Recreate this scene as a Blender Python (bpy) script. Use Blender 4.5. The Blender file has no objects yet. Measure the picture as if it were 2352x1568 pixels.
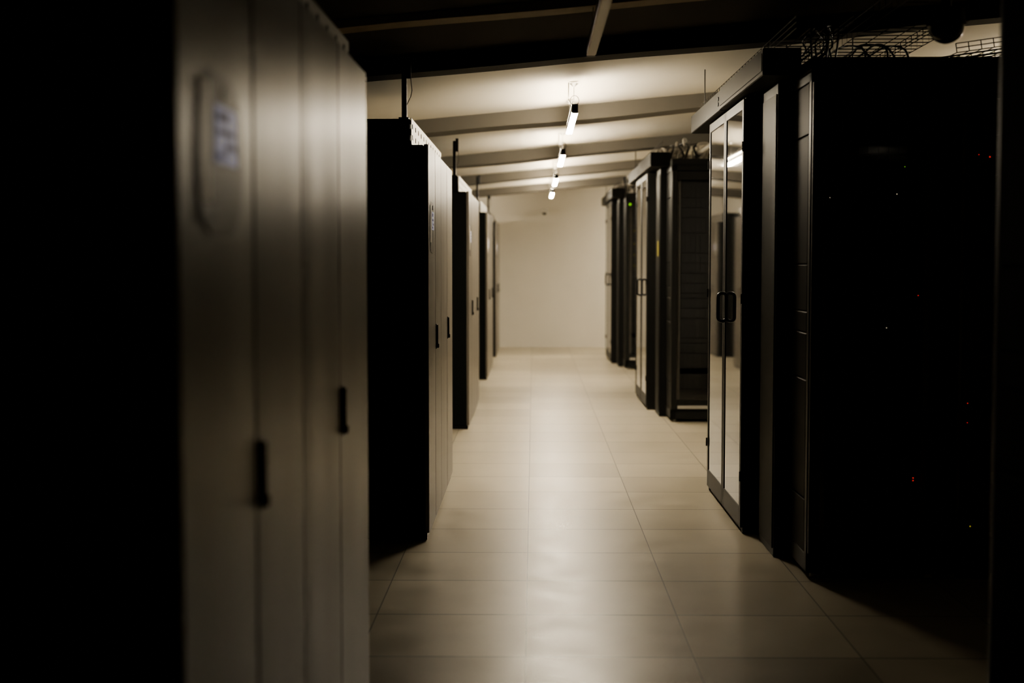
import bpy, bmesh, math, random
from mathutils import Vector, Matrix
random.seed(4)
S=bpy.context.scene
S.view_settings.look='AgX - Medium High Contrast'
COL=S.collection
F=3221.0; CH=1.413
# ------------------------------------------------------------------ materials
def mat(name,base,rough=.5,metal=0.,noise=None,bump=0.,emit=None,estr=0,ior=1.5,nscale=6,rvar=0.,wave=0.):
    m=bpy.data.materials.new(name); m.use_nodes=True
    nt=m.node_tree; b=nt.nodes['Principled BSDF']
    b.inputs['Base Color'].default_value=(*base,1)
    b.inputs['Roughness'].default_value=rough
    b.inputs['Metallic'].default_value=metal
    b.inputs['IOR'].default_value=ior
    if emit:
        b.inputs['Emission Color'].default_value=(*emit,1)
        b.inputs['Emission Strength'].default_value=estr
    tc=nt.nodes.new('ShaderNodeTexCoord')
    if noise is not None or rvar:
        n=nt.nodes.new('ShaderNodeTexNoise'); n.inputs['Scale'].default_value=nscale
        n.inputs['Detail'].default_value=4
        nt.links.new(tc.outputs['Object'],n.inputs['Vector'])
        if noise is not None:
            mx=nt.nodes.new('ShaderNodeMix'); mx.data_type='RGBA'
            mx.inputs['A'].default_value=(*base,1)
            mx.inputs['B'].default_value=(*noise,1)
            nt.links.new(n.outputs['Fac'],mx.inputs['Factor'])
            nt.links.new(mx.outputs['Result'],b.inputs['Base Color'])
        if rvar:
            mr=nt.nodes.new('ShaderNodeMapRange')
            mr.inputs['To Min'].default_value=rough-rvar; mr.inputs['To Max'].default_value=rough+rvar
            nt.links.new(n.outputs['Fac'],mr.inputs['Value'])
            nt.links.new(mr.outputs['Result'],b.inputs['Roughness'])
    if bump:
        n2=nt.nodes.new('ShaderNodeTexNoise'); n2.inputs['Scale'].default_value=180
        bp=nt.nodes.new('ShaderNodeBump'); bp.inputs['Strength'].default_value=bump
        bp.inputs['Distance'].default_value=.002
        nt.links.new(tc.outputs['Object'],n2.inputs['Vector'])
        nt.links.new(n2.outputs['Fac'],bp.inputs['Height'])
        nt.links.new(bp.outputs['Normal'],b.inputs['Normal'])
        if wave:
            mp=nt.nodes.new('ShaderNodeMapping'); mp.inputs['Scale'].default_value=(1,3.0,.3)
            n3=nt.nodes.new('ShaderNodeTexNoise'); n3.inputs['Scale'].default_value=1.3; n3.inputs['Detail'].default_value=0
            b3=nt.nodes.new('ShaderNodeBump'); b3.inputs['Strength'].default_value=1; b3.inputs['Distance'].default_value=wave
            nt.links.new(tc.outputs['Object'],mp.inputs[0]); nt.links.new(mp.outputs[0],n3.inputs['Vector'])
            nt.links.new(n3.outputs['Fac'],b3.inputs['Height']); nt.links.new(b3.outputs['Normal'],bp.inputs['Normal'])
    return m
M_wall=mat('wall_paint',(.65,.62,.555),.8,noise=(.61,.58,.515),nscale=2)
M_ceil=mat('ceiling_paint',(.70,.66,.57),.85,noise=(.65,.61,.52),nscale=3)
M_ceil_shade=mat('ceiling_shade_panel',(.06,.05,.038),.85,noise=(.045,.038,.028),nscale=3)  # shade of the unlit near ceiling, put into the colour
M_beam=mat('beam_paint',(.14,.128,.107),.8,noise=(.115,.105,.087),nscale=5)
M_beam_shade=mat('beam_paint_shaded',(.05,.044,.035),.8,noise=(.035,.03,.024),nscale=5)  # beam paint darkened for the shade on the nearest beams
M_batten=mat('batten_wood',(.32,.24,.15),.7,noise=(.52,.42,.30),nscale=9)
M_black=mat('black_powder_coat',(.010,.010,.010),.45,bump=.15,ior=1.3)
M_matte_shade=mat('matte_black_shaded',(.004,.004,.004),.8,bump=.1,ior=1.12)  # rack black darkened further: shade on the near racks held in the colour
M_blackd=mat('dark_body',(.005,.006,.0055),.6,ior=1.2)
M_door=mat('grey_powder_coat',(.125,.111,.091),.34,bump=.12,noise=(.110,.097,.079),nscale=3,rvar=.015,ior=1.78,wave=.004)
M_hdr=mat('charcoal_paint',(.012,.0115,.0105),.5,bump=.1,ior=1.22)
M_frame=mat('anthracite_paint',(.012,.012,.011),.42,ior=1.3)
M_side=mat('side_panel_paint',(.008,.008,.0075),.5,bump=.1,ior=1.15)
M_galv=mat('galvanised_steel',(.50,.48,.44),.45,.6,noise=(.38,.37,.34),nscale=25)
M_mir=mat('mirror_glass',(.02,.02,.022),.03,ior=2.9)
M_rub=mat('black_plastic',(.006,.006,.006),.3,ior=1.35)
M_wire=mat('tray_wire',(.04,.035,.03),.5,.3)
M_cab=mat('cable_jacket',(.010,.010,.010),.45)
M_cabw=mat('light_cable_jacket',(.50,.47,.41),.5)
M_srv=mat('server_front',(.07,.07,.068),.45,noise=(.10,.098,.095),nscale=60)
M_scr=mat('display_label',(.75,.78,.98),.4,emit=(.45,.52,1),estr=.10)
M_mark=mat('label_marks',(.10,.10,.36),.5)
M_bar=mat('panel_bar',(.85,.80,.70),.4)
M_plate=mat('panel_plate',(.09,.081,.066),.4)
M_white=mat('white_plastic',(.6,.58,.53),.4)
M_dif=mat('lamp_diffuser',(.9,.9,.85),.4,emit=(1,.88,.675),estr=330)
M_off=mat('lamp_diffuser_off',(.66,.58,.45),.4)
M_up=mat('lamp_uplight',(.9,.9,.85),.4,emit=(1,.87,.655),estr=72)
M_fill=mat('fill_light_diffuser',(.9,.9,.85),.4,emit=(1,.85,.62),estr=5)  # glow of the added fill light
M_red=mat('led_red',(.3,0,0),.3,emit=(1,.03,.01),estr=1.3)
M_grn=mat('led_green',(.1,.3,0),.3,emit=(.35,1,.02),estr=1.3)
M_yel=mat('led_yellow',(.3,.3,0),.3,emit=(1,.8,.05),estr=.6)
M_wht=mat('led_white',(.3,.3,.3),.3,emit=(1,.85,.6),estr=1.2)
M_tag=mat('yellow_label',(.18,.15,.02),.4)
M_dome=mat('smoked_dome',(.01,.01,.01),.08)
# tinted glass
M_glass=bpy.data.materials.new('tinted_glass'); M_glass.use_nodes=True
nt=M_glass.node_tree; nt.nodes.clear()
o=nt.nodes.new('ShaderNodeOutputMaterial'); mx=nt.nodes.new('ShaderNodeMixShader')
t=nt.nodes.new('ShaderNodeBsdfTransparent'); t.inputs[0].default_value=(.88,.88,.88,1)
g=nt.nodes.new('ShaderNodeBsdfGlossy'); g.inputs['Roughness'].default_value=.05
fr=nt.nodes.new('ShaderNodeFresnel'); fr.inputs[0].default_value=1.5
nt.links.new(fr.outputs[0],mx.inputs[0]); nt.links.new(t.outputs[0],mx.inputs[1]); nt.links.new(g.outputs[0],mx.inputs[2])
nt.links.new(mx.outputs[0],o.inputs[0])
# floor tiles
M_floor=bpy.data.materials.new('floor_tiles'); M_floor.use_nodes=True
nt=M_floor.node_tree; b=nt.nodes['Principled BSDF']
tc=nt.nodes.new('ShaderNodeNewGeometry'); mp=nt.nodes.new('ShaderNodeMapping')
mp.inputs['Location'].default_value=(.026+6,(-.148+6)*.5,0); mp.inputs['Scale'].default_value=(1,.5,1)
br=nt.nodes.new('ShaderNodeTexBrick'); br.offset=0; br.squash=1
br.inputs['Scale'].default_value=1; br.inputs['Brick Width'].default_value=.6; br.inputs['Row Height'].default_value=.3
br.inputs['Mortar Size'].default_value=.0022; br.inputs['Mortar Smooth'].default_value=.1
br.inputs['Color1'].default_value=(.46,.413,.322,1); br.inputs['Color2'].default_value=(.345,.308,.238,1)
br.inputs['Mortar'].default_value=(.04,.032,.023,1); br.inputs['Bias'].default_value=0
nt.links.new(tc.outputs['Position'],mp.inputs[0]); nt.links.new(mp.outputs[0],br.inputs['Vector'])
ns=nt.nodes.new('ShaderNodeTexNoise'); ns.inputs['Scale'].default_value=4; ns.inputs['Detail'].default_value=5; ns.inputs['Roughness'].default_value=.55
nt.links.new(tc.outputs['Position'],ns.inputs['Vector'])
mm=nt.nodes.new('ShaderNodeMix'); mm.data_type='RGBA'; mm.blend_type='MULTIPLY'; mm.inputs['Factor'].default_value=1
cr=nt.nodes.new('ShaderNodeMapRange'); cr.inputs['From Min'].default_value=.3; cr.inputs['From Max'].default_value=.7
cr.inputs['To Min'].default_value=.87; cr.inputs['To Max'].default_value=1.05
nt.links.new(ns.outputs['Fac'],cr.inputs[0])
nt.links.new(br.outputs['Color'],mm.inputs['A']); nt.links.new(cr.outputs[0],mm.inputs['B'])
nt.links.new(mm.outputs['Result'],b.inputs['Base Color'])
rr=nt.nodes.new('ShaderNodeMapRange'); rr.inputs['From Min'].default_value=.3; rr.inputs['From Max'].default_value=.7; rr.inputs['To Min'].default_value=.315; rr.inputs['To Max'].default_value=.40
nt.links.new(ns.outputs['Fac'],rr.inputs[0]); nt.links.new(rr.outputs[0],b.inputs['Roughness'])

# ------------------------------------------------------------------ mesh helpers
def bm_box(bm,x0,x1,y0,y1,z0,z1,bev=0,seg=1):
    r=bmesh.ops.create_cube(bm,size=1)
    vs=r['verts']
    for v in vs:
        v.co=Vector(((x0+x1)/2+v.co.x*(x1-x0),(y0+y1)/2+v.co.y*(y1-y0),(z0+z1)/2+v.co.z*(z1-z0)))
    if bev:
        es=list({e for v in vs for e in v.link_edges})
        bmesh.ops.bevel(bm,geom=es,offset=bev,segments=seg,affect='EDGES',profile=.5)
def bm_tube(bm,pts,r,n=6,closed=False):
    pts=[Vector(p) for p in pts]; N=len(pts); rings=[]
    for i,p in enumerate(pts):
        if closed: d=(pts[(i+1)%N]-pts[i-1])
        else: d=(pts[min(i+1,N-1)]-pts[max(i-1,0)])
        d.normalize()
        up=Vector((0,0,1)) if abs(d.z)<.9 else Vector((0,1,0))
        a=d.cross(up).normalized(); c=a.cross(d).normalized()
        rings.append([bm.verts.new(p+r*(math.cos(2*math.pi*k/n)*a+math.sin(2*math.pi*k/n)*c)) for k in range(n)])
    m=N if closed else N-1
    for i in range(m):
        A=rings[i];B=rings[(i+1)%N]
        for k in range(n):
            try: bm.faces.new((A[k],A[(k+1)%n],B[(k+1)%n],B[k]))
            except ValueError: pass
    if not closed:
        bm.faces.new(rings[0][::-1]); bm.faces.new(rings[-1])
def finish(bm,name,m,parent=None,loc=(0,0,0),smooth=False):
    bmesh.ops.recalc_face_normals(bm,faces=bm.faces)
    me=bpy.data.meshes.new(name); bm.to_mesh(me); bm.free()
    if smooth:
        for p in me.polygons: p.use_smooth=True
    me.materials.append(m)
    ob=bpy.data.objects.new(name,me); COL.objects.link(ob)
    ob.location=loc
    if parent: ob.parent=parent
    return ob
def box(name,b6,m,parent=None,bev=0,seg=1,loc=(0,0,0)):
    bm=bmesh.new(); bm_box(bm,*b6,bev=bev,seg=seg); return finish(bm,name,m,parent,loc)
def thing(name,loc,label,cat,group=None):
    e=bpy.data.objects.new(name,None); e.empty_display_size=.1; COL.objects.link(e); e.location=loc
    e['label']=label; e['category']=cat
    if group: e['group']=group
    return e
def structure(ob): ob['kind']='structure'; return ob
def copy_thing(e,loc,rotz=0,label=None):
    n=e.copy(); COL.objects.link(n); n.location=loc; n.rotation_euler=(0,0,rotz)
    if label: n['label']=label
    def rec(src,dst):
        for c in [o for o in list(bpy.data.objects) if o.parent==src]:
            k=c.copy(); COL.objects.link(k); k.parent=dst
            rec(c,k)
    rec(e,n); return n

# ------------------------------------------------------------------ room
XL,XR,YB,YF=-3.2,6.4,-1.6,23.1
SL=.092
HC=CH+1.13; HB=CH+1.027
structure(box('floor',(XL-.1,XR+.1,YB-.1,YF+.1,-.1,0),M_floor))
def slab(name,x0,x1,y0,y1,b,t,m,seg=1,wob=0,ph=0,slope_top=True):
    bm=bmesh.new(); cols=[]
    for i in range(seg+1):
        x=x0+(x1-x0)*i/seg
        w=wob*(math.sin(x*1.7+ph)+.6*math.sin(x*4.1+ph*2.3)) if wob else 0
        zb=b+SL*x+w; zt=t+(SL*x if slope_top else 0)
        cols.append([bm.verts.new((x,y0,zb)),bm.verts.new((x,y1,zb)),bm.verts.new((x,y1,zt)),bm.verts.new((x,y0,zt))])
    for i in range(seg):
        A,B=cols[i],cols[i+1]
        for k in range(4): bm.faces.new((A[k],A[(k+1)%4],B[(k+1)%4],B[k]))
    bm.faces.new(cols[0]); bm.faces.new(cols[-1])
    return finish(bm,name,m)
structure(slab('ceiling',XL-.1,XR+.1,YB-.1,YF+.1,HC,HC+.12,M_ceil))
def wall(name,x0,x1,y0,y1):
    bm=bmesh.new()
    P=[(x0,y0),(x1,y0),(x1,y1),(x0,y1)]
    lo=[bm.verts.new((x,y,0)) for x,y in P]; hi=[bm.verts.new((x,y,HC+SL*x+.001)) for x,y in P]
    for k in range(4): bm.faces.new((lo[k],lo[(k+1)%4],hi[(k+1)%4],hi[k]))
    bm.faces.new(lo[::-1]); bm.faces.new(hi)
    structure(finish(bm,name,M_wall))
wall('wall_back',XL,XR,YF,YF+.1); wall('wall_front',XL,XR,YB-.1,YB)
wall('wall_left',XL-.1,XL,YB,YF); wall('wall_right',XR,XR+.1,YB,YF)
zf=[.7,4.1,7.52,10.87,14.5,17.75,21.1]
for i,z in enumerate(zf):
    structure(slab('trim_%d'%(i+1),XL,XR,z-(.2 if i<3 else .36),z,HB,HC+.01,M_beam if i>2 else M_beam_shade,seg=48,wob=.006,ph=i*1.3))  # nearest beams take the shaded copy of the beam colour
structure(slab('trim_%d'%(len(zf)+1),XL,XR,6.15,6.3,HC-.05,HC+.01,M_batten,seg=48,wob=.008,ph=2))
structure(slab('trim_%d'%(len(zf)+2),XL,XR,YB,7.32,HC-.008,HC+.01,M_ceil_shade))  # dark sheet added under the near ceiling to paint its shade

# ------------------------------------------------------------------ left cabinets
def cooling_cabinet(x,y0,L,label):
    e=thing('cooling_cabinet',(x,y0,0),label,'cabinet','row-end cabinets with grey doors')
    s=L/2.33
    box('plinth',(-.93,-.012,.01,L-.02,0,.032),M_rub,e)
    bm=bmesh.new(); bm_box(bm,-.95,-.024,0,L,.03,1.995,bev=.004)
    bm_box(bm,-.95,-.092,.01,L-.01,1.995,2.125,bev=.003)
    finish(bm,'body',M_blackd,e)
    seams=[0,.557,1.10,1.70,2.33]; gap=[0,.008,.003,.007,0]
    for i in range(4):
        a=seams[i]*s+gap[i]; b=seams[i+1]*s-gap[i+1]
        if i==3: b=L
        d=box('door',(-.022,0,a,b,.035,1.998),M_door,e,bev=.004,seg=2)
        if i in (1,3):
            yy=a+.035
            bm=bmesh.new()
            bm_box(bm,0,.004,yy-.010,yy+.010,.94,1.075,bev=.0015,seg=2)
            bm_box(bm,.004,.012,yy-.007,yy+.007,.965,1.07,bev=.003,seg=2)
            bm_box(bm,.002,.017,yy-.010,yy+.010,.945,.968,bev=.004,seg=2)
            finish(bm,'handle',M_rub,d)
        if i==0:
            bm=bmesh.new(); ys,ye,zs,ze=.10*s,.45*s,1.455,1.72; R=.115
            pts=[]
            for (cy,cz,a0) in ((ye-R*s,ze-R,0),(ys+R*s,ze-R,90),(ys+R*s,zs+R,180),(ye-R*s,zs+R,270)):
                for k in range(9):
                    t=math.radians(a0+k*90/8); pts.append((cy+R*s*math.cos(t),cz+R*math.sin(t)))
            f1=[bm.verts.new((0,p,q)) for p,q in pts]
            cy,cz=(ys+ye)/2,(zs+ze)/2
            f2=[bm.verts.new((.0022,cy+(p-cy)*.985,cz+(q-cz)*.985)) for p,q in pts]
            n=len(pts)
            for k in range(n): bm.faces.new((f1[k],f1[(k+1)%n],f2[(k+1)%n],f2[k]))
            bm.faces.new(f2)
            cp=finish(bm,'control_panel',M_plate,e)
            box('grip_bar',(.0015,.0032,.125*s,.20*s,1.51,1.70),M_bar,cp,bev=.0006,seg=1)
            box('grip_shadow',(.0018,.0027,.125*s,.24*s,1.475,1.507),M_rub,cp)  # dark strip painting the shadow below the grip bar
            sc=box('display',(.0015,.0036,.235*s,.40*s,1.575,1.67),M_scr,cp,bev=.0008)
            sc['label']='pale blue-white display label'
            bm=bmesh.new()
            for (ya,yb,za,zb) in ((.25,.33,1.645,1.66),(.25,.37,1.622,1.632),(.30,.385,1.60,1.61),(.25,.31,1.583,1.592)):
                bm_box(bm,.0034,.0042,ya*s,yb*s,za,zb)
            finish(bm,'label_marks',M_mark,sc)
            bm=bmesh.new(); bmesh.ops.create_cone(bm,cap_ends=True,segments=16,radius1=.012,radius2=.012,depth=.004,
                matrix=Matrix.Translation((.003,.30*s,1.69))@Matrix.Rotation(math.pi/2,4,'Y'))
            finish(bm,'button',M_rub,cp)
    bm=bmesh.new(); nx=int(L*1.1/.045); h0,h1=1.998,2.128
    rows=[h0,h0+.025,h0+.05,h0+.08,h0+.105,h1]
    V=[[bm.verts.new((-.086,L*1.1*i/nx,z)) for z in rows] for i in range(nx+1)]
    for i in range(nx):
        for j in range(5):
            if j in (1,3) and i%4==1: continue
            bm.faces.new((V[i][j],V[i+1][j],V[i+1][j+1],V[i][j+1]))
    r=finish(bm,'perforated_rail',M_galv,e)
    md=r.modifiers.new('s','SOLIDIFY'); md.thickness=.003
    bm=bmesh.new()
    a=[(-.084,L*1.0,2.0),(-.084,L*1.1,2.0),(-.084,L*1.1,2.10),(-.02,L*1.08,2.0),(-.02,L*1.1,2.0)]
    v=[bm.verts.new(p) for p in a]
    bm.faces.new((v[0],v[1],v[2])); bm.faces.new((v[0],v[3],v[4],v[1])); bm.faces.new((v[1],v[4],v[2])); bm.faces.new((v[0],v[2],v[3])); bm.faces.new((v[2],v[4],v[3]))
    finish(bm,'gusset',M_blackd,e)
    bm=bmesh.new()
    bm_box(bm,-.135,-.110,.04,.07,2.12,2.42,bev=.002)
    bm_box(bm,-.112,-.088,.045,.065,2.33,2.44,bev=.002)
    bm_box(bm,-.15,-.10,.03,.08,2.12,2.135)
    p=finish(bm,'post',M_rub,e)
    bm=bmesh.new()
    bm_tube(bm,[(-.092,.055,2.35),(-.088,.05,2.31),(-.084,.05,2.27),(-.09,.05,2.24),(-.1,.05,2.22),(-.11,.06,2.20)],.002,5)
    finish(bm,'cable',M_cab,p)
    return e
cooling_cabinet(-.520,2.055,2.33,'tall grey-fronted cabinet with oval control panel, dark body')
cooling_cabinet(-.527,7.05,2.06,'tall cabinet with grey doors, roof rail and post')
cooling_cabinet(-.540,11.76,2.2,'tall cabinet with grey doors standing on tiled floor')
cooling_cabinet(-.545,16.7,2.2,'tall cabinet with grey doors standing on tiled floor')
cooling_cabinet(-.545,20.75,1.7,'tall cabinet with grey doors near the end wall')

# ------------------------------------------------------------------ server racks
RW,RD,RH=.60,1.06,2.25
def make_rack(loc,label):
    e=thing('server_rack',loc,label,'server rack','black server racks')
    bm=bmesh.new()
    for x in (0.,RW-.05):
        for y in (.02,RD-.05): bm_box(bm,x,x+.05,y,y+.05,.028,RH,bev=.003)
    bm_box(bm,.0,RW,.02,RD,RH-.05,RH,bev=.003)
    bm_box(bm,.0,RW,.02,RD,.028,.11,bev=.003)
    bm_box(bm,.02,RW-.02,RD-.012,RD,.1,RH-.04)
    bm_box(bm,.002,RW-.002,.03,RD-.02,RH,RH+.055,bev=.003)
    finish(bm,'frame',M_frame,e)
    hs=[.11,.35,.886,1.095,1.19,1.40,1.97,RH-.052]
    for sx,(a,b) in (('l',(-.001,.014)),('r',(RW-.014,RW+.001))):
        bm=bmesh.new()
        for i in range(len(hs)-1):
            bm_box(bm,a,b,.07,RD-.05,hs[i]+.003,hs[i+1]-.003,bev=.003)
        bm_box(bm,min(a+.008,b),max(b-.008,a)+.002,.07,RD-.05,.11,RH-.05)
        finish(bm,'side_panel',M_side,e)
    bm=bmesh.new()
    for x in (.055,RW-.085): bm_box(bm,x,x+.03,.06,.075,.12,RH-.06,bev=.002)
    finish(bm,'mounting_rail',M_galv,e)
    bm=bmesh.new()
    bm_box(bm,.004,.05,-.01,.018,.115,RH-.055,bev=.003); bm_box(bm,RW-.05,RW-.004,-.01,.018,.115,RH-.055,bev=.003)
    bm_box(bm,.05,RW-.05,-.01,.018,.115,.20,bev=.003); bm_box(bm,.05,RW-.05,-.01,.018,RH-.13,RH-.055,bev=.003)
    d=finish(bm,'door',M_frame,e)
    box('glass',(.048,RW-.048,.002,.007,.198,RH-.128),M_glass,d)
    box('kick_strip',(.06,RW-.06,-.013,-.010,.122,.150),M_galv,d)
    bm=bmesh.new(); bm_box(bm,RW-.042,RW-.014,-.028,-.01,1.05,1.25,bev=.006,seg=2); bm_box(bm,RW-.037,RW-.019,-.042,-.028,1.07,1.2,bev=.005,seg=2)
    finish(bm,'handle',M_rub,d)
    z=.20; k=0
    while z<RH-.25:
        u=random.choice([.044,.088,.088,.133,.177])
        if random.random()<.07: z+=.05; continue
        bm=bmesh.new(); bm_box(bm,.07,RW-.07,.09,.80,z,z+u-.002)
        nn=9
        for q in range(nn):
            xx=.09+q*(RW-.2)/nn
            bm_box(bm,xx,xx+(RW-.2)/nn-.01,.085,.092,z+.006,z+u-.008)
        finish(bm,'server',M_srv,e)
        z+=u; k+=1
    for x in (.05,RW-.05):
        for y in (.08,RD-.08):
            bm=bmesh.new()
            bmesh.ops.create_cone(bm,cap_ends=True,segments=14,radius1=.024,radius2=.02,depth=.014,matrix=Matrix.Translation((x,y,.007)))
            bmesh.ops.create_cone(bm,cap_ends=True,segments=8,radius1=.007,radius2=.007,depth=.02,matrix=Matrix.Translation((x,y,.020)))
            finish(bm,'levelling_foot',M_galv,e)
    return e
rack0=make_rack((1.215,6.18,0),'black server rack with tinted glass door and indicator lights')
P=6.1
lb='black server rack with tinted glass door on levelling feet'
for k in (1,2):
    for j in range(2): copy_thing(rack0,(1.205+.602*j,6.18+P*k,0),label=lb)
for c_ in list(bpy.data.objects):
    if c_.name=='kick_strip': bpy.data.objects.remove(c_)
rackC=copy_thing(rack0,(1.817,6.18,0))
copy_thing(rack0,(2.419,6.18,0),label=lb)
for k in (-1,0,1):
    for j in range(2):
        n_=copy_thing(rack0,(1.215+.602*(j+1) if k>=0 else 1.178+.602*(j+1),6.18+P*k+2.47+RD,0),math.pi,label='black server rack with dark side panel facing the aisle')
        if k<0:
            for c_ in list(bpy.data.objects):
                if c_.parent==n_ and c_.name.split('.')[0] in ('side_panel','frame'):
                    c_.data=c_.data.copy(); c_.data.materials[0]=M_matte_shade  # near racks get the shaded material copy
# indicator lights
def led(px,py,m,parent,ppos,Y,r=.004):
    X=(px-1225)*Y/F; Z=CH-(py-600)*Y/F
    bm=bmesh.new(); bmesh.ops.create_icosphere(bm,subdivisions=1,radius=r)
    return finish(bm,'indicator_light',m,parent,(X-ppos[0],Y-ppos[1],Z))
for px,py,m,r in ((1901,455,M_wht,.0015),(2237,358,M_red,.0022),(2262,363,M_red,.0036),(2053,447,M_wht,.002),(2105,678,M_red,.0022),(2034,752,M_wht,.002),
                (2222,925,M_red,.0022),(2222,970,M_red,.002),(2100,1098,M_red,.003),(2100,1104,M_red,.003),(2233,1210,M_yel,.003),(2070,385,M_grn,.0015)):
    if (px-1225)*6.255/F<1.81: led(px,py,m,rack0,(1.215,6.18),6.235,r)
    else: led(px,py,m,rackC,(1.817,6.18),6.235,r)
for o in list(bpy.data.objects):
    if o.name.startswith('server_rack') and abs(o.location.y-18.38)<.1 and o.location.x<1.3:
        led(1446,470,M_grn,o,(o.location.x,o.location.y),18.36,.013)
        for q,py in enumerate((530,560,585,610)): led(1456,py,M_yel,o,(o.location.x,o.location.y),18.435,.005)

# ------------------------------------------------------------------ aisle doors, headers, pillars
def make_portal(y0):
    e=thing('aisle_door',(1.075,y0,0),'double mirrored-glass aisle door in dark frame with loop handle','door','mirrored aisle doors')
    L=1.40
    bm=bmesh.new()
    bm_box(bm,.012,.14,0,.03,0,2.25,bev=.002); bm_box(bm,.012,.14,L-.03,L,0,2.25,bev=.002)
    bm_box(bm,.012,.14,.03,L-.03,2.22,2.25); bm_box(bm,.02,.14,.03,L-.03,0,.02)
    finish(bm,'frame',M_frame,e)
    for i,(a,b) in enumerate(((.004,.692),(.698,L-.004))):
        bm=bmesh.new(); w0=.05
        bm_box(bm,0,.04,a,a+w0,.03,2.245,bev=.003); bm_box(bm,0,.04,b-w0,b,.03,2.245,bev=.003)
        bm_box(bm,0,.04,a+w0,b-w0,.03,.135,bev=.003); bm_box(bm,0,.04,a+w0,b-w0,2.19,2.245,bev=.003)
        d=finish(bm,'door_leaf',M_frame,e)
        box('mirror_glass',(.004,.020,a+w0-.003,b-w0+.003,.132,2.193),M_mir,d)
        if i==1: continue
        yh=b-.075
        bm=bmesh.new(); pts=[]
        R=.020; x0,x1,z0,z1=-.042,.004,1.08,1.235
        for (cx,cz,a0) in ((x1-R,z1-R,0),(x0+R,z1-R,90),(x0+R,z0+R,180),(x1-R,z0+R,270)):
            for k in range(5):
                t=math.radians(a0+k*22.5); pts.append((cx+R*math.cos(t),yh,cz+R*math.sin(t)))
        n=8; N=len(pts); rings=[]; r=.010
        for q,p in enumerate(pts):
            dd=(Vector(pts[(q+1)%N])-Vector(pts[q-1])).normalized(); aa=Vector((0,1,0)); cc=aa.cross(dd)
            rings.append([bm.verts.new(Vector(p)+r*(1.3*math.cos(2*math.pi*k/n)*aa+math.sin(2*math.pi*k/n)*cc)) for k in range(n)])
        for q in range(N):
            A=rings[q];B=rings[(q+1)%N]
            for k in range(n): bm.faces.new((A[k],A[(k+1)%n],B[(k+1)%n],B[k]))
        finish(bm,'handle',M_rub,d,smooth=True)
    for zz in (.3,1.22,2.0):
        for yy in (.0,L):
            bm=bmesh.new(); bmesh.ops.create_cone(bm,cap_ends=True,segments=8,radius1=.006,radius2=.006,depth=.05,matrix=Matrix.Translation((-.002,yy,zz)))
            finish(bm,'hinge',M_rub,e)
    return e
def make_pillar(y0):
    e=thing('pillar_panel',(1.143,y0,0),'dark vertical steel panel beside the aisle door','panel','dark pillar panels')
    box('panel_body',(.006,.066,0,.42,.0,2.255),M_black,e,bev=.003)
    box('face_plate',(0,.006,.02,.40,.04,2.20),M_hdr,e,bev=.002)
    return e
def make_header(y0):
    e=thing('header_beam',(1.04,y0,2.257),'charcoal steel header box above the aisle doors','beam','header boxes above aisle doors')
    bm=bmesh.new(); bm_box(bm,0,.175,0,1.47,0,.123,bev=.004)
    bm_box(bm,-.003,.0,.02,1.45,.02,.10,bev=.001)
    finish(bm,'front_section',M_hdr,e)
    bm=bmesh.new(); bm_box(bm,0.004,.175,1.49,2.93,0,.115,bev=.004)
    finish(bm,'rear_section',M_hdr,e)
    bm=bmesh.new()
    for zz in (.04,.07): bmesh.ops.create_cone(bm,cap_ends=True,segments=12,radius1=.012,radius2=.012,depth=.004,matrix=Matrix.Translation((.002,1.56,zz))@Matrix.Rotation(math.pi/2,4,'Y'))
    finish(bm,'bolt',M_rub,e)
    return e
e1=make_portal(7.24); e2=make_pillar(6.66); e3=make_header(6.44)
for k in (1,2):
    copy_thing(e1,(1.075,7.24+P*k,0)); pc=copy_thing(e2,(1.143,6.66+P*k,0)); copy_thing(e3,(1.04,6.44+P*k,2.257))
    if k==1:
        l_=box('warning_label',(-.003,0,.06,.2,1.46,1.60),M_tag,pc); l_['label']='small yellow adhesive label'

# ------------------------------------------------------------------ cable trays
def tray(name,ax,a0,a1,b0,b1,z,h,label,m=M_wire,step=.1,rods=(),tilt=0):
    e=thing(name,((b0+b1)/2,(a0+a1)/2,z) if ax=='y' else ((a0+a1)/2,(b0+b1)/2,z),label,'cable tray','wire basket cable trays')
    c=e.location.copy(); bm=bmesh.new()
    def P3(a,b,zz): return (Vector((b,a,zz)) if ax=='y' else Vector((a,b,zz)))-c
    n=5
    for i in range(n): 
        b=b0+(b1-b0)*i/(n-1); bm_tube(bm,[P3(a0,b,z),P3(a1,b,z)],.0022,4)
    for b in (b0,b1):
        for zz in (z+h*.5,z+h): bm_tube(bm,[P3(a0,b,zz),P3(a1,b,zz)],.0022,4)
    k=int((a1-a0)/step)
    for i in range(k+1):
        a=a0+(a1-a0)*i/k
        bm_tube(bm,[P3(a,b0,z+h),P3(a,b0,z),P3(a,b1,z),P3(a,b1,z+h)],.0022,4)
    finish(bm,'basket',m,e)
    for a in rods:
        for b in (b0,b1):
            X=b if ax=='y' else a
            bm=bmesh.new(); bm_tube(bm,[P3(a,b,z-.005),P3(a,b,HC+SL*X-.003)],.004,6)
            finish(bm,'hanger_rod',M_wire,e)
    if tilt: e.rotation_euler=(0,tilt,0)
    return e
for k in (0,1,2):
    tray('cable_tray','y',5.95+P*k,9.3+P*k,1.10,1.34,2.388,.05,'wire basket cable tray resting on header box',rods=(9.1+P*k,))
tray('cable_tray','x',1.86,2.30,6.26,6.75,2.36,.04,'wire basket cable tray rising over rack tops',step=.05,tilt=-.14)
tray('cable_tray','y',5.4,10.2,1.46,1.84,2.43,.08,'wire basket cable tray hung above server racks',rods=(5.5,8.2,10.0))
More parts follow.
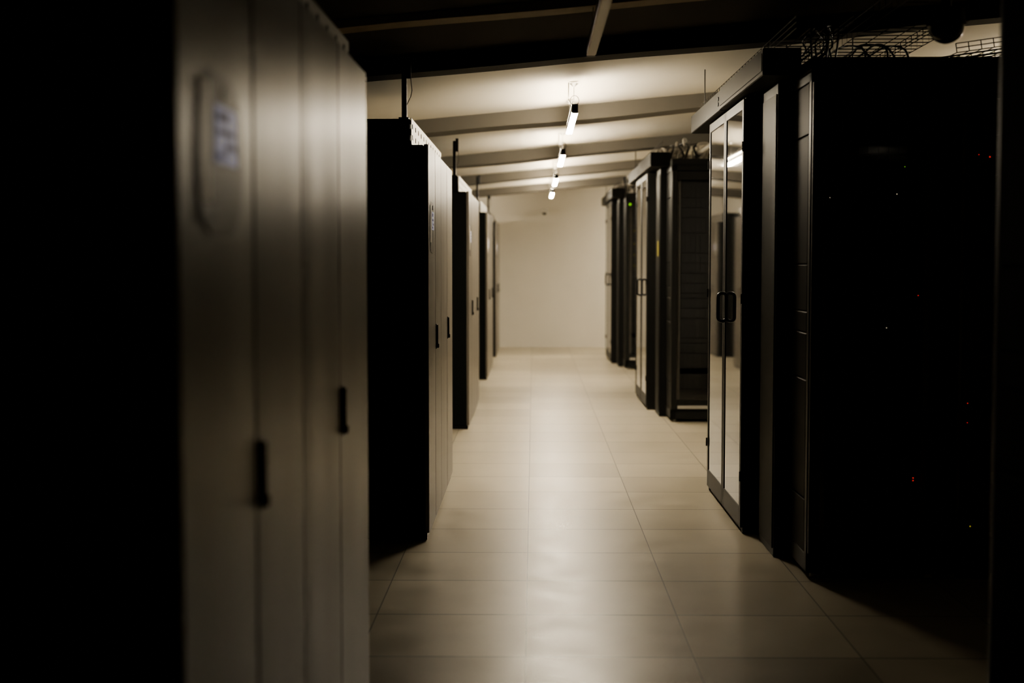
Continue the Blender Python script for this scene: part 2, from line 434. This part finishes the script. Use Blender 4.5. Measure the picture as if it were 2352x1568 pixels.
def cable(pts,r,m,label,name='network_cable',group='loose cables on trays'):
    P_=[Vector(p) for p in pts]; out=[]
    for i in range(len(P_)-1):
        p0=P_[max(i-1,0)];p1=P_[i];p2=P_[i+1];p3=P_[min(i+2,len(P_)-1)]
        for s in range(6):
            t=s/6; out.append(.5*((2*p1)+(p2-p0)*t+(2*p0-5*p1+4*p2-p3)*t*t+(3*p1-p0-3*p2+p3)*t*t*t))
    out.append(P_[-1]); c=out[0].copy(); bm=bmesh.new(); bm_tube(bm,[q-c for q in out],r,6)
    ob=finish(bm,name,m,None,c,smooth=True); ob['label']=label; ob['category']='cable'; ob['group']=group
    return ob
R_=random.uniform
for i in range(6):
    x=1.24+.02*random.random()+.025*i; y=6.25+.25*random.random()
    h=2.41+.08*random.random()
    cable([(x,y,2.305),(x+R_(-.02,.03),y+.02,h-.04),(x+R_(-.03,.05),y+.12,h),(x+R_(.0,.08),y+.3,h-.03),(x+.05,y+.5,2.40),(x+.03,y+1.2+random.random(),2.395)],.0045,M_cab,'black data cable arching over rack top')
for i in range(5):
    x=1.50+.05*i; y=6.45
    h=2.445+.01*random.random()
    cable([(x,y-.02,2.305),(x+R_(-.05,.05),y+.10,h-.06),(x+R_(-.04,.04),y+.35,h-.01),(x+R_(-.04,.04),y+.8,h),(x+.01,8.2,2.438),(x,9.8,2.438)],.005,M_cab,'black data cable lying in wire tray')
for k in (1,2):
    for i in range(9):
        x=1.22+.04*i; h=2.42+.14*random.random(); y=6.4+P*k+.4*random.random()
        cable([(x,y,2.305),(x+R_(-.06,.06),y+.1,h-.02),(x+R_(-.08,.14),y+.35,h),(x+R_(0,.08),y+.9,h-.06),(x+.03,y+1.8,2.40)],.011,M_cabw if i%3 else M_cab,'pale cable looping above rack tops' if i%3 else 'black cable looping above rack tops')
for j,xx in enumerate((1.5,1.62)):
    cable([(xx,9.9,2.36),(xx,11.0,2.37),(xx-.02,12.2,2.38),(xx,13.6,2.37)],.025,M_cabw,'pale flexible conduit above the racks','conduit','pale conduits')

# ------------------------------------------------------------------ lamps
def make_lamp(y0,lit,L=1.5,X=.26,rot=0,dif=None):
    z=CH+.93+SL*(X-.26)-(.03 if rot else 0)
    e=thing('linear_lamp',(X,y0,z),'slim black linear pendant lamp, '+('glowing white' if lit else 'switched off'),'lamp','linear pendant lamps')
    bm=bmesh.new()
    bm_box(bm,-.020,.020,0,L,.010,.055,bev=.003); bm_box(bm,-.020,.020,0,.03,-.002,.03,bev=.003); bm_box(bm,-.020,.020,L-.02,L,-.002,.03,bev=.003)
    finish(bm,'housing',M_rub,e)
    box('diffuser',(-.0195,.0195,.031,L-.021,0,.0095),dif or (M_dif if lit else M_off),e,bev=.003,seg=2)
    if lit and not dif: box('uplight_strip',(-.018,.018,.1,L-.1,.056,.061),M_up,e)
    if not lit: box('side_plate',(.0205,.023,.02,L-.02,.004,.052),M_off,e)
    zt=HC+SL*(X-(L if rot else 0))-z-.012
    for yy in (.25,L-.25):
        bm=bmesh.new(); bm_tube(bm,[(0,yy,.054),(0,yy,zt)],.0022,5)
        bmesh.ops.create_cone(bm,cap_ends=True,segments=12,radius1=.008,radius2=.03,depth=.02,matrix=Matrix.Translation((0,yy,zt-.01)))
        finish(bm,'suspension_wire',M_galv,e)
    bm=bmesh.new()
    bm_tube(bm,[(-.035,.2,zt),(-.036,.2,zt*.6),(-.034,.19,.10),(-.02,.17,.07),(0,.16,.053)],.0035,6)
    finish(bm,'feed_cable',M_white,e)
    bm=bmesh.new()
    pts=[(.0+.028*math.cos(t),.1,.086+.032*math.sin(t)) for t in [i*math.pi/6 for i in range(13)]]
    bm_tube(bm,pts,.002,5); finish(bm,'cable_loop',M_rub,e)
    e.rotation_euler=(0,0,rot)
    return e
for i,yy in enumerate((4.95,8.86,12.35,15.9,19.2)): make_lamp(yy,i>0)
make_lamp(8.9,True,X=3.7); make_lamp(15.2,True,X=4.3)
make_lamp(21.75,True,X=3.4,rot=math.pi/2)  # unseen lamp added behind the racks to brighten the end wall
make_lamp(21.75,True,X=-1.2,rot=math.pi/2)  # second added unseen lamp, for the left of the end wall
ls=make_lamp(4.4,True,X=3.3,dif=M_fill); ls['label']='added dim fill light in a linear lamp body'  # out-of-view fill, added to lift the right floor and near ceiling

# ------------------------------------------------------------------ cameras (security)
def dome(loc,label,r,stem,m,wallm=False):
    e=thing('security_camera',loc,label,'security camera')
    bm=bmesh.new(); bmesh.ops.create_cone(bm,cap_ends=True,segments=32,radius1=r*1.08,radius2=r*.95,depth=r*.9,matrix=Matrix.Translation((0,0,r*.45)))
    if stem: bmesh.ops.create_cone(bm,cap_ends=True,segments=16,radius1=r*.3,radius2=r*.3,depth=stem-r*.8,matrix=Matrix.Translation((0,0,r*.8+(stem-r*.8)/2)))
    if wallm: bm_box(bm,-r*.5,r*.5,0,.13,r*.2,r*1.1,bev=.005)
    finish(bm,'housing',m,e)
    q=r*.6 if wallm else r
    bm=bmesh.new(); bmesh.ops.create_uvsphere(bm,u_segments=32,v_segments=16,radius=q)
    bmesh.ops.delete(bm,geom=[v for v in bm.verts if v.co.z>.001],context='VERTS')
    finish(bm,'dome_cover',M_dome,e,smooth=True)
Y=5.25; X=(2158-1225)*Y/F
dome((X,Y,CH+(600-68)*Y/F),'dark dome security camera hanging from the ceiling',.066,HC-.006+SL*X-(CH+(600-68)*Y/F),M_rub)
dome((.18,22.97,CH+.79),'small white dome security camera on the end wall',.06,0,M_white,True)

# ------------------------------------------------------------------ world & camera
w=bpy.data.worlds.new('world'); S.world=w; w.use_nodes=True
w.node_tree.nodes['Background'].inputs[0].default_value=(.9,.8,.6,1)
w.node_tree.nodes['Background'].inputs[1].default_value=0.0
c=bpy.data.cameras.new('cam'); co=bpy.data.objects.new('cam',c); COL.objects.link(co); S.camera=co
co.location=(0,0,CH)
c.sensor_width=36; c.lens=F/2352*36; c.clip_start=.05
co.rotation_euler=(math.radians(90)-math.atan(184/F),0,math.atan(49/F))
c.dof.use_dof=True; c.dof.focus_distance=7.6; c.dof.aperture_fstop=1.8
